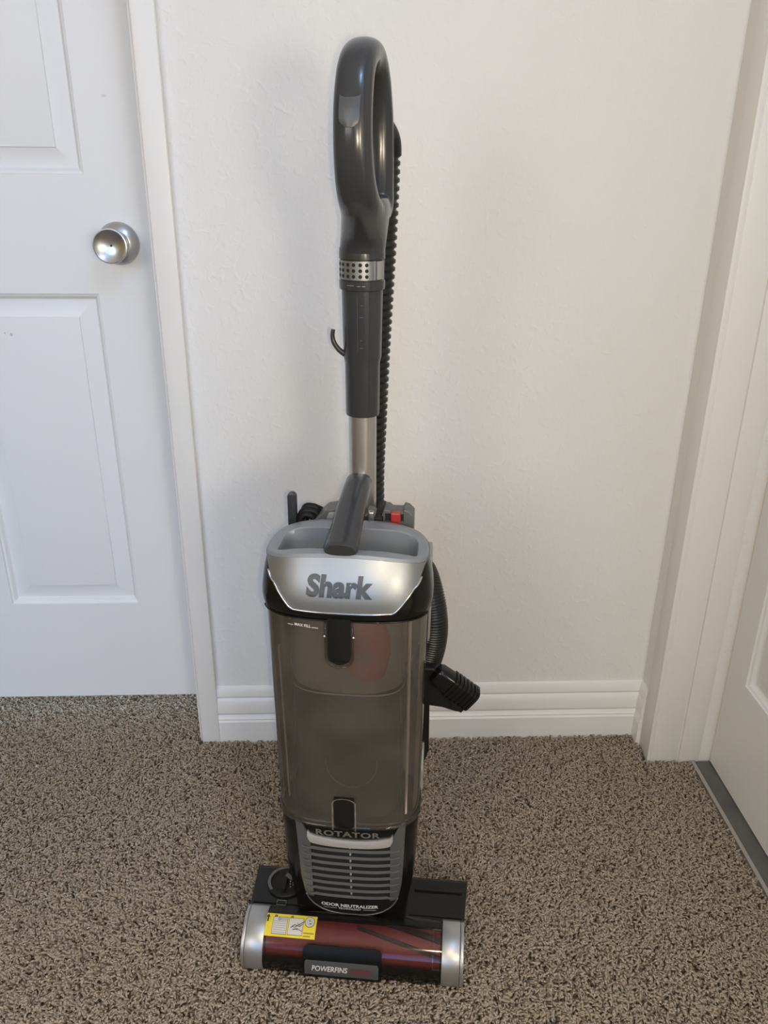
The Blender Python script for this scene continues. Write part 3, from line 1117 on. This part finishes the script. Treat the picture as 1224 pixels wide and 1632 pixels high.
def head_pt(a, z, off=0.0):
    hw, yf, yb = head_prof(z)
    s, c = math.sin(a), math.cos(a)
    d = (yb-0.10) if s > 0 else (0.10-yf)
    return (BX+(hw+0.0048+off)*sgnpow(c, 2/3.0), 0.10+(d+off)*sgnpow(s, 2/3.0), z)


def smooth01(t):
    t = max(0, min(1, t))
    return t*t*(3-2*t)


def z_deck(a):
    """height of the deck edge: domed at the front, highest at the back"""
    s, c = math.sin(a), math.cos(a)
    if s >= 0:
        return 0.620+0.010*s
    x = abs(sgnpow(c, 2/3.0))
    return 0.620+0.0095*(1-x**2.2)


def z_low(a):
    """lower edge of the silver shell: down to the foot of the name panel at the front"""
    s, c = math.sin(a), math.cos(a)
    if s >= 0:
        return z_deck(a)-0.004
    x = abs(sgnpow(c, 2/3.0))
    low = 0.5655
    if x < 0.57:
        return low+0.001*(x/0.57)**2
    if x < 0.80:
        return low+0.001+(0.594-low-0.001)*((x-0.57)/0.23)
    return 0.594+(z_deck(a)-0.004-0.594)*smooth01((x-0.80)/0.20)


angs = [2*PI*k/HN for k in range(HN)]
m = MB()
rows = []
for i in range(13):
    t = i/12
    rows.append([head_pt(a, 0.550+(z_low(a)+0.002-0.550)*t) for a in angs])
m.grid(rows, True, True)
# inner lining so that the shell has no hole behind the recess
m.grid([rows[-1], [head_pt(a, z_deck(a)-0.006, -0.003) for a in angs]], True)
head = m.build('head', MAT['black'], vac, smooth=45)
head['label'] = 'black head with silver lid'


def recess_pt(a, k):
    """point on the rounded-rectangle recess outline, shrunk by k"""
    s, c = math.sin(a), math.cos(a)
    d = 0.0315 if s > 0 else 0.0265
    return (BX+0.001+(0.0815+0.0035*(-s if s < 0 else 0)-0.004*max(0, s))*k*sgnpow(c, 2/5.5), 0.0985+d*k*sgnpow(s, 2/5.5))


m = MB()
rows = []
for i in range(9):
    t = i/8
    rows.append([head_pt(a, z_low(a)+(max(z_low(a)+0.001, z_deck(a)-0.0045)-z_low(a))*t, 0.0014) for a in angs])
lid = MB()
lid.grid(rows, True)
# underside rim
lid.grid([rows[0], [head_pt(a, z_low(a), -0.001) for a in angs]], True)
silver_lid = lid.build('silver_lid', MAT['silver'], head, smooth=40)
m = MB()
drow = [[head_pt(a, max(z_low(a)+0.001, z_deck(a)-0.0045), 0.0010) for a in angs], [head_pt(a, z_deck(a)-0.0010, 0.0006) for a in angs], [head_pt(a, z_deck(a), -0.0010) for a in angs]]
out0 = drow[-1]
zr = lambda a: z_deck(a)-0.0005
for t in (0.33, 0.66, 0.93, 1.0):
    r = []
    for a, o in zip(angs, out0):
        x, y = recess_pt(a, 1.0)
        r.append((o[0]+(x-o[0])*t, o[1]+(y-o[1])*t, o[2]-(0.0014 if t == 1.0 else 0.0)))
    drow.append(r)
for k, dz in ((0.985, 0.004), (0.965, 0.012), (0.945, 0.018), (0.90, 0.0225), (0.80, 0.0245), (0.45, 0.0245), (0.05, 0.0245)):
    r = []
    for a in angs:
        x, y = recess_pt(a, k)
        r.append((x, y, 0.6205-dz+(z_deck(a)-0.6205)*max(0, k-0.9)*8))
    drow.append(r)
m.grid(drow, True, False, True)
rec = m.build('lid_recess', MAT['deck'], head, smooth=32)
rec['label'] = 'grey recess of the lid'
# chrome lip round the foot of the name panel
m = MB()
lip = []
for k in range(61):
    a = PI+PI*k/60
    x = abs(sgnpow(math.cos(a), 2/3.0))
    if x < 0.90:
        lip.append(Vector(head_pt(a, z_low(a)-0.0012, 0.0018)))
tube(m, resample(lip, 0.0025), 0.0013, 8)
m.build('chrome_lip', MAT['chrome'], head, smooth=179)
m = MB()
tube(m, [head_pt(a, 0.5525, 0.0012) for a in np.linspace(PI*1.10, PI*1.90, 40)], 0.0010, 8)
m.build('lower_lip', MAT['black'], head, smooth=179)


def face_pt(x, z, off):
    hw, yf, yb = head_prof(z)
    return (x, front_y(x, hw+0.0062, yf-0.0014)-off, z)


lg = text('brand_lettering', 'Shark', 0.0355, lambda u, v, w: face_pt(-0.0140+u, 0.5845+v*0.90, 0.0009), MAT['logo'], head, width=0.0765, offset=0.0017, shear=0.10, spacing=1.02, sub=0.005)
lg['label'] = 'dark metallic lettering'

# side trim strips behind the bin
for s in (-1, 1):
    m = MB()
    pts = [(0.098, 0.590), (0.104, 0.608), (0.135, 0.614), (0.150, 0.606), (0.150, 0.50), (0.140, 0.405), (0.134, 0.405), (0.122, 0.50), (0.104, 0.560)]
    m.prism(pts, lambda u, v, d, s=s: ((CX if s > 0 else BX-0.004)+s*(0.0905+d-0.055*max(0, v-0.575)-0.012*max(0, 0.56-v)), u, v), 0.0, 0.0055)
    m.build('side_trim', MAT['side'], vac, bevel=0.001, smooth=40)

# spine behind the bin
m = MB()
sp = [(0.240, 0.080), (0.268, 0.094), (0.285, 0.0985), (0.39, 0.0970), (0.43, 0.089), (0.56, 0.087), (0.606, 0.080)]
m.grid([[(CX+sx*w, y, z) for sx, y in ((-1, 0.150), (-0.98, 0.168), (-0.80, 0.186), (0.80, 0.186), (0.98, 0.168), (1, 0.150))] for z, w in sp], True, True, True)
m.box(CX-0.030, CX+0.030, 0.165, 0.224, 0.10, 0.630)
m.build('spine', MAT['satin'], vac, bevel=0.002, smooth=40)
# curved foot of the side panel at the lower right
for s in (-1, 1):
    m = MB()
    m.prism([(0.120, 0.240), (0.156, 0.240), (0.158, 0.285), (0.150, 0.300), (0.138, 0.296), (0.124, 0.270)], lambda u, v, d, s=s: (CX+s*(0.088+d), u, v), 0.0, 0.004)
    m.build('bin_cradle', MAT['side'], vac, bevel=0.0012)

# --- carry handle bridging the recess -------------------------------
m = MB()
A, B = Vector((-0.0135, 0.0560, 0.6345)), Vector((-0.0075, 0.186, 0.6720))
rows = []
ns = 24
for i, t in enumerate((-0.02, 0.0, 0.03, 0.2, 0.5, 0.8, 0.97, 1.0)):
    p = A.lerp(B, t)
    k = 0.90 if i in (0, 7) else 1.0
    w = (0.0195-0.0035*t)*k
    up = 0.0115*k
    dn = 0.0050*k
    r = []
    for q in range(ns):
        a = 2*PI*q/ns
        cc_, ss_ = math.cos(a), math.sin(a)
        r.append((p.x+w*sgnpow(cc_, 0.75), p.y-0.28*(up if ss_ > 0 else dn)*ss_, p.z+0.006*t*math.sin(PI*t)+(up if ss_ > 0 else dn)*ss_))
    rows.append(r)
m.grid(rows, True, True, True)
carry = m.build('carry_handle', MAT['handle'], vac, smooth=50)
m = MB()
m.box(-0.016, 0.001, 0.070, 0.104, 0.600, 0.640)
m.build('handle_foot', MAT['satin'], carry, bevel=0.003)

# --- rear fittings behind the head ------------------------------------
rear = lambda u, v, d: (u, d, v)
m = MB()
m.prism([(-0.068, 0.606), (-0.068, 0.617), (-0.048, 0.636), (-0.030, 0.640), (-0.022, 0.640), (-0.022, 0.606)], rear, 0.168, 0.196)
m.prism([(0.000, 0.606), (0.000, 0.630), (0.006, 0.638), (0.016, 0.628), (0.016, 0.606)], rear, 0.168, 0.196)
m.build('latch_block', MAT['grey'], vac, bevel=0.0015)
m = MB()
m.prism([(-0.048, 0.6245), (-0.044, 0.6335), (-0.026, 0.6355), (-0.026, 0.6245)], rear, 0.1660, 0.1690)
m.build('latch_window', MAT['side'], vac, bevel=0.0008)
m = MB()
m.box(0.0055, 0.0130, 0.1640, 0.1720, 0.617, 0.6375)
m.build('silver_clip', MAT['pipe'], vac, bevel=0.0018)
m = MB()
m.prism([(0.0185, 0.600), (0.0185, 0.620), (0.0245, 0.638), (0.0315, 0.638), (0.0340, 0.6345), (0.0485, 0.6345), (0.0500, 0.639), (0.0560, 0.6375), (0.0625, 0.631), (0.0625, 0.600)], rear, 0.172, 0.200)
rel = m.build('hose_release', MAT['grey'], vac, bevel=0.0014)
m = MB()
m.box(0.0265, 0.0500, 0.1712, 0.1722, 0.6240, 0.6335)
m.build('button_slot', MAT['dark'], rel)
m = MB()
m.box(0.0338, 0.0462, 0.1670, 0.1760, 0.6215, 0.6360)
b_ = m.build('release_button', MAT['red'], rel, bevel=0.0015)
b_['label'] = 'red release button'
# cord hook: a paddle standing up behind the left of the head
m = MB()
pts = [(-0.0995, 0.600), (-0.0995, 0.646)]+[(-0.0935+0.006*math.cos(a), 0.648+0.006*math.sin(a)) for a in np.linspace(PI, 0, 9)]+[(-0.0875, 0.646), (-0.0880, 0.600)]
m.prism(pts, rear, 0.176, 0.186)
m.box(-0.092, -0.075, 0.172, 0.186, 0.600, 0.612)
m.build('cord_hook', MAT['handle'], vac, bevel=0.0022, smooth=40)
# wound power cord hanging behind the head
m = MB()
for k in range(5):
    cx_ = -0.0735+0.0012*k
    top = 0.632-0.0035*abs(k-2)
    w_ = 0.010+0.0020*((k*2) % 3)
    yk = 0.176+k*0.0062
    path = [(cx_-w_*1.1, yk, 0.42), (cx_-w_*1.15, yk, 0.52), (cx_-w_, yk, 0.60), (cx_-w_*0.7, yk, top-0.004), (cx_, yk, top), (cx_+w_*0.8, yk, top-0.0055), (cx_+w_, yk, 0.60), (cx_+w_*1.1, yk, 0.52), (cx_+w_*1.05, yk, 0.42), (cx_, yk, 0.405), (cx_-w_*1.1, yk, 0.42)]
    tube(m, catmull(path, 6), 0.0045, 10)
m.build('power_cord', MAT['satin'], vac, smooth=179)

# --- pole -------------------------------------------------------------
PX, PY = -0.0050, 0.200
pole_ax = lambda a, b, h: (PX+a, PY+b, h)
m = MB()
lathe(m, [(0.0172, 0.600), (0.0172, 0.770)], pole_ax, 40)
pipe = m.build('pole', MAT['pipe'], vac, smooth=40)
pipe['label'] = 'silver pole'
m = MB()
lathe(m, [(0.0180, 0.7535), (0.0200, 0.7540), (0.0207, 0.7560), (0.0209, 0.8150), (0.0213, 0.8200), (0.0228, 0.8260), (0.0240, 0.9020), (0.0240, 0.910)], pole_ax, 48)
sleeve = m.build('pole_sleeve', MAT['handle'], vac, smooth=35)
m = MB()
path = [(PX-0.020, PY-0.006, 0.828), (PX-0.027, PY-0.008, 0.834), (PX-0.0325, PY-0.009, 0.842), (PX-0.0345, PY-0.009, 0.850), (PX-0.0335, PY-0.009, 0.858)]
tube(m, catmull(path, 6), lambda i: 0.0034-0.00004*i, 10)
m.build('upper_cord_hook', MAT['handle'], vac, smooth=179)
m = MB()
lathe(m, [(0.0245, 0.9035), (0.0262, 0.9045), (0.0266, 0.9070), (0.0266, 0.9145), (0.0256, 0.9152), (0.0256, 0.9375), (0.0266, 0.9382), (0.0266, 0.944), (0.0262, 0.950)], pole_ax, 56)
collar = m.build('collar', MAT['handle'], vac, smooth=35)
# perforated silver band set in the collar
m = MB()
HA = math.atan2(-0.99, 0.12)


def band_pt(a, z, r=0.0263):
    return (PX+r*math.sin(a), PY-r*math.cos(a), z)


m.grid([[band_pt(a, z) for a in np.linspace(R(-88), R(44), 34)] for z in (0.9162, 0.9368)])
band = m.build('perforated_band', MAT['silver'], collar, smooth=179)
band['label'] = 'silver band with holes'
for i, a in enumerate((-66, -48, -31, -15, 2, 19)):
    if i == 5:
        a = 18
    for z in (0.9202, 0.9265, 0.9328):
        m = MB()
        m.add([band_pt(R(a)+0.0021/0.0263*math.cos(t), z+0.0021*math.sin(t), 0.0266) for t in np.linspace(0, 2*PI, 13)[:-1]], [tuple(range(12))])
        m.build('hole', MAT['dark'], collar)
m = MB()
for a0, a1 in ((36, 39), (66, 69)):
    m.grid([[band_pt(R(a), z, 0.0270) for a in (a0, a1)] for z in (0.9162, 0.9368)])
m.grid([[band_pt(R(a), z, 0.0268) for a in np.linspace(45, 72, 8)] for z in (0.9165, 0.9365)])
m.build('band_window', MAT['side'], collar, smooth=179)

# pale print on the collar, thin pale marks on the sleeve
m = MB()
for a0, a1, z in ((-34, -14, 0.9098), (-6, 2, 0.9092), (6, 14, 0.9092)):
    m.grid([[band_pt(R(a), zz, 0.0269) for a in np.linspace(a0, a1, 5)] for zz in (z, z+0.0011)])
m.build('pale_marking', MAT['greyprint'], collar)
m = MB()
for a0, a1, z0, z1 in ((-8, -7, 0.835, 0.898), (2, 8, 0.8880, 0.8887), (0, 9, 0.8745, 0.8752), (1, 6, 0.8480, 0.8490), (0, 9, 0.8390, 0.8398)):
    m.grid([[(PX+(0.0212+0.0028*(zz-0.822)/0.088+0.0004)*math.sin(R(a)), PY-(0.0232+0.0010*(zz-0.822)/0.088+0.0004)*math.cos(R(a)), zz) for a in np.linspace(a0, a1, 4)] for zz in np.linspace(z0, z1, 6)])
m.build('pale_marking', MAT['faint'], sleeve)

# --- handle: closed loop grip on a tapering neck, merged into one skin --------
HT = -0.105


def htw(x, y, z):
    """twist about the pole axis, leaning a little to the right above the neck"""
    c, s = math.cos(HT), math.sin(HT)
    dx, dy = x+0.0105*smooth01((z-0.940)/0.060), y-PY
    return (PX+c*dx-s*dy, PY+s*dx+c*dy, z)


loop = [(0.196, 0.985, 0.0235, 0.012), (0.160, 0.991, 0.0235, 0.0125), (0.1345, 1.006, 0.0218, 0.0150), (0.119, 1.030, 0.0205, 0.0155), (0.1135, 1.062, 0.0198, 0.0150), (0.117, 1.095, 0.0195, 0.0150), (0.131, 1.123, 0.0190, 0.0148),
        (0.156, 1.138, 0.0190, 0.0140), (0.184, 1.139, 0.0188, 0.0135), (0.207, 1.123, 0.0190, 0.0130), (0.221, 1.095, 0.0195, 0.0130), (0.227, 1.058, 0.0200, 0.0135), (0.226, 1.020, 0.0205, 0.0140), (0.218, 0.990, 0.0220, 0.015)]
nL = len(loop)
pts = []
for i in range(nL):
    p0, p1, p2, p3 = (np.array(loop[(i+k) % nL]) for k in (-1, 0, 1, 2))
    for k in range(6):
        t = k/6
        pts.append(0.5*((2*p1)+(p2-p0)*t+(2*p0-5*p1+4*p2-p3)*t*t+(3*p1-p0-3*p2+p3)*t**3))
m = MB()
rows = []
n = len(pts)
for i in range(n):
    a, b = pts[(i-1) % n], pts[(i+1) % n]
    t = np.array([b[0]-a[0], b[1]-a[1]])
    t /= np.linalg.norm(t)
    nn = np.array([-t[1], t[0]])
    y, z, ax_, at = pts[i]
    rows.append([htw(ax_*sgnpow(math.cos(q), 0.85), y+nn[0]*at*sgnpow(math.sin(q), 0.85), z+nn[1]*at*sgnpow(math.sin(q), 0.85)) for q in [2*PI*k/28 for k in range(28)]])
m.grid(rows+[rows[0]], True)
neck = [(0.942, 0.0262, 0.0262, 0.200), (0.951, 0.0262, 0.0270, 0.199), (0.960, 0.0260, 0.0315, 0.196), (0.969, 0.0256, 0.0385, 0.190), (0.978, 0.0252, 0.0465, 0.184), (0.987, 0.0246, 0.0555, 0.179), (0.996, 0.0238, 0.0595, 0.178), (1.004, 0.0208, 0.0590, 0.178)]
m.grid([[htw(hw*math.cos(q), yc+hd*math.sin(q), z) for q in [2*PI*k/36 for k in range(36)]] for z, hw, hd, yc in neck], True, True, True)
raw = m.build('handle_raw', MAT['handle'])
md = raw.modifiers.new('skin', 'REMESH')
md.mode = 'VOXEL'
md.voxel_size = 0.0017
md = raw.modifiers.new('even', 'SMOOTH')
md.factor = 0.5
md.iterations = 12
dg = bpy.context.evaluated_depsgraph_get()
hm = bpy.data.meshes.new_from_object(raw.evaluated_get(dg))
bpy.data.objects.remove(raw)
hm.materials.clear()
grip = link('grip', hm, MAT['handle'], vac, smooth=179)
# slider button on the front of the grip
m = MB()
rows = []
for i in range(9):
    t = i/8
    z = 1.069+0.030*t
    y0 = 0.1000+0.0045*((z-1.062)/0.035)**2
    w = 0.0105*(1-0.6*max(0, 1-t*4)**2)
    rows.append([htw(w*u, y0-0.0028-0.0012*(1-u*u)+0.0030*max(0, t-0.6)*2, z) for u in (-1, -0.6, -0.2, 0.2, 0.6, 1)])
m.grid(rows)
bk = [[(p[0], p[1]+0.006, p[2]) for p in r] for r in rows]
for A, B in ((rows[0], bk[0]), (rows[-1], bk[-1]), ([r[0] for r in rows], [r[0] for r in bk]), ([r[-1] for r in rows], [r[-1] for r in bk])):
    m.grid([A, B])
m.build('slider_button', MAT['button'], grip, smooth=40)

# --- hose --------------------------------------------------------------
def ribbed(path, r0, pitch, depth):
    path = resample(path, pitch/5)
    mb = MB()
    tube(mb, path, lambda i: r0-(depth if i % 5 in (0, 1) else 0), 24)
    return mb


hp = catmull([(0.0175, 0.246, 1.062), (0.0155, 0.252, 1.00), (0.0120, 0.252, 0.92), (0.0075, 0.250, 0.83), (0.0040, 0.250, 0.74), (0.0010, 0.250, 0.64), (0.006, 0.252, 0.56), (0.030, 0.245, 0.50)], 10)
hp2 = catmull([(0.030, 0.245, 0.50), (0.055, 0.225, 0.525), (0.072, 0.190, 0.548), (0.084, 0.160, 0.535), (0.0915, 0.146, 0.505), (0.0925, 0.142, 0.475), (0.0870, 0.142, 0.443), (0.078, 0.142, 0.418)], 10)
hose = ribbed(hp, 0.0172, 0.0090, 0.0026).build('hose', MAT['hose'], vac, smooth=60)
ribbed(hp2, 0.0190, 0.0032, 0.0010).build('hose_bend', MAT['hose'], hose, smooth=60)
m = MB()
tube(m, catmull([(0.010, 0.228, 1.072), (0.0140, 0.240, 1.067), (0.0168, 0.2455, 1.058), (0.0172, 0.247, 1.046)], 6), 0.0180, 24)
m.build('hose_cuff', MAT['satin'], hose, smooth=60)
# elbow that receives the hose, low on the right of the spine
m = MB()
tube(m, catmull([(0.076, 0.146, 0.430), (0.073, 0.148, 0.405), (0.066, 0.155, 0.37), (0.060, 0.165, 0.34)], 6), 0.0190, 24)
m.build('hose_elbow', MAT['satin'], vac, smooth=60)
# tool clip on the right of the spine: a wedge-shaped holder
m = MB()
m.prism([(0.080, 0.447), (0.096, 0.447), (0.116, 0.428), (0.139, 0.3925), (0.1325, 0.3810), (0.1265, 0.3815), (0.108, 0.3870), (0.092, 0.3885), (0.080, 0.389)], rear, 0.112, 0.136)
m.build('tool_holder', MAT['satin'], vac, bevel=0.003)

# ------------------------------------------------------------------ accessory tool held in the clip
tool = empty('dusting_tool', ORG, YAW)
tool['label'] = 'small black ribbed cleaning tool clipped to the right side of the vacuum cleaner'
tool['category'] = 'vacuum attachment'
D = Vector((0.155-0.108, 0, 0.4045-0.4400)).normalized()
Nn = Vector((-D.z, 0, D.x))
O0 = Vector((0.1000, 0.110, 0.4435))


def tp(s, u, w):
    return O0+D*s+Nn*u+Vector((0, 1, 0))*w


m = MB()
rows = []
for s, hu, hw in ((-0.002, 0.0120, 0.010), (0.002, 0.0138, 0.0120), (0.030, 0.0145, 0.0130), (0.0565, 0.0148, 0.0135), (0.0580, 0.0136, 0.0125)):
    rows.append([tp(s, hu*sgnpow(math.cos(2*PI*k/28), 0.5), hw*sgnpow(math.sin(2*PI*k/28), 0.5)-0.004) for k in range(28)])
m.grid(rows, True, True, True)
m.build('tool_body', MAT['black'], tool, smooth=40)
for s in (0.0225, 0.0285, 0.0345, 0.0405, 0.0465, 0.0525, 0.0565):
    m = MB()
    rows = []
    for ds, e in ((-0.0022, 0.0), (-0.0016, 0.0013), (0.0014, 0.0013), (0.0019, 0.0)):
        rows.append([tp(s+ds, (0.0146+e)*sgnpow(math.cos(2*PI*k/28), 0.5), (0.0131+e)*sgnpow(math.sin(2*PI*k/28), 0.5)-0.004) for k in range(28)])
    m.grid(rows, True)
    m.build('ridge', MAT['black'], tool, smooth=40)
m = MB()
m.prism([(0.034, -0.012), (0.057, -0.012), (0.057, -0.0215), (0.040, -0.0215)], lambda s, u, d: tp(s, u, d), -0.014, 0.004)
m.build('tool_catch', MAT['satin'], tool, bevel=0.0015)
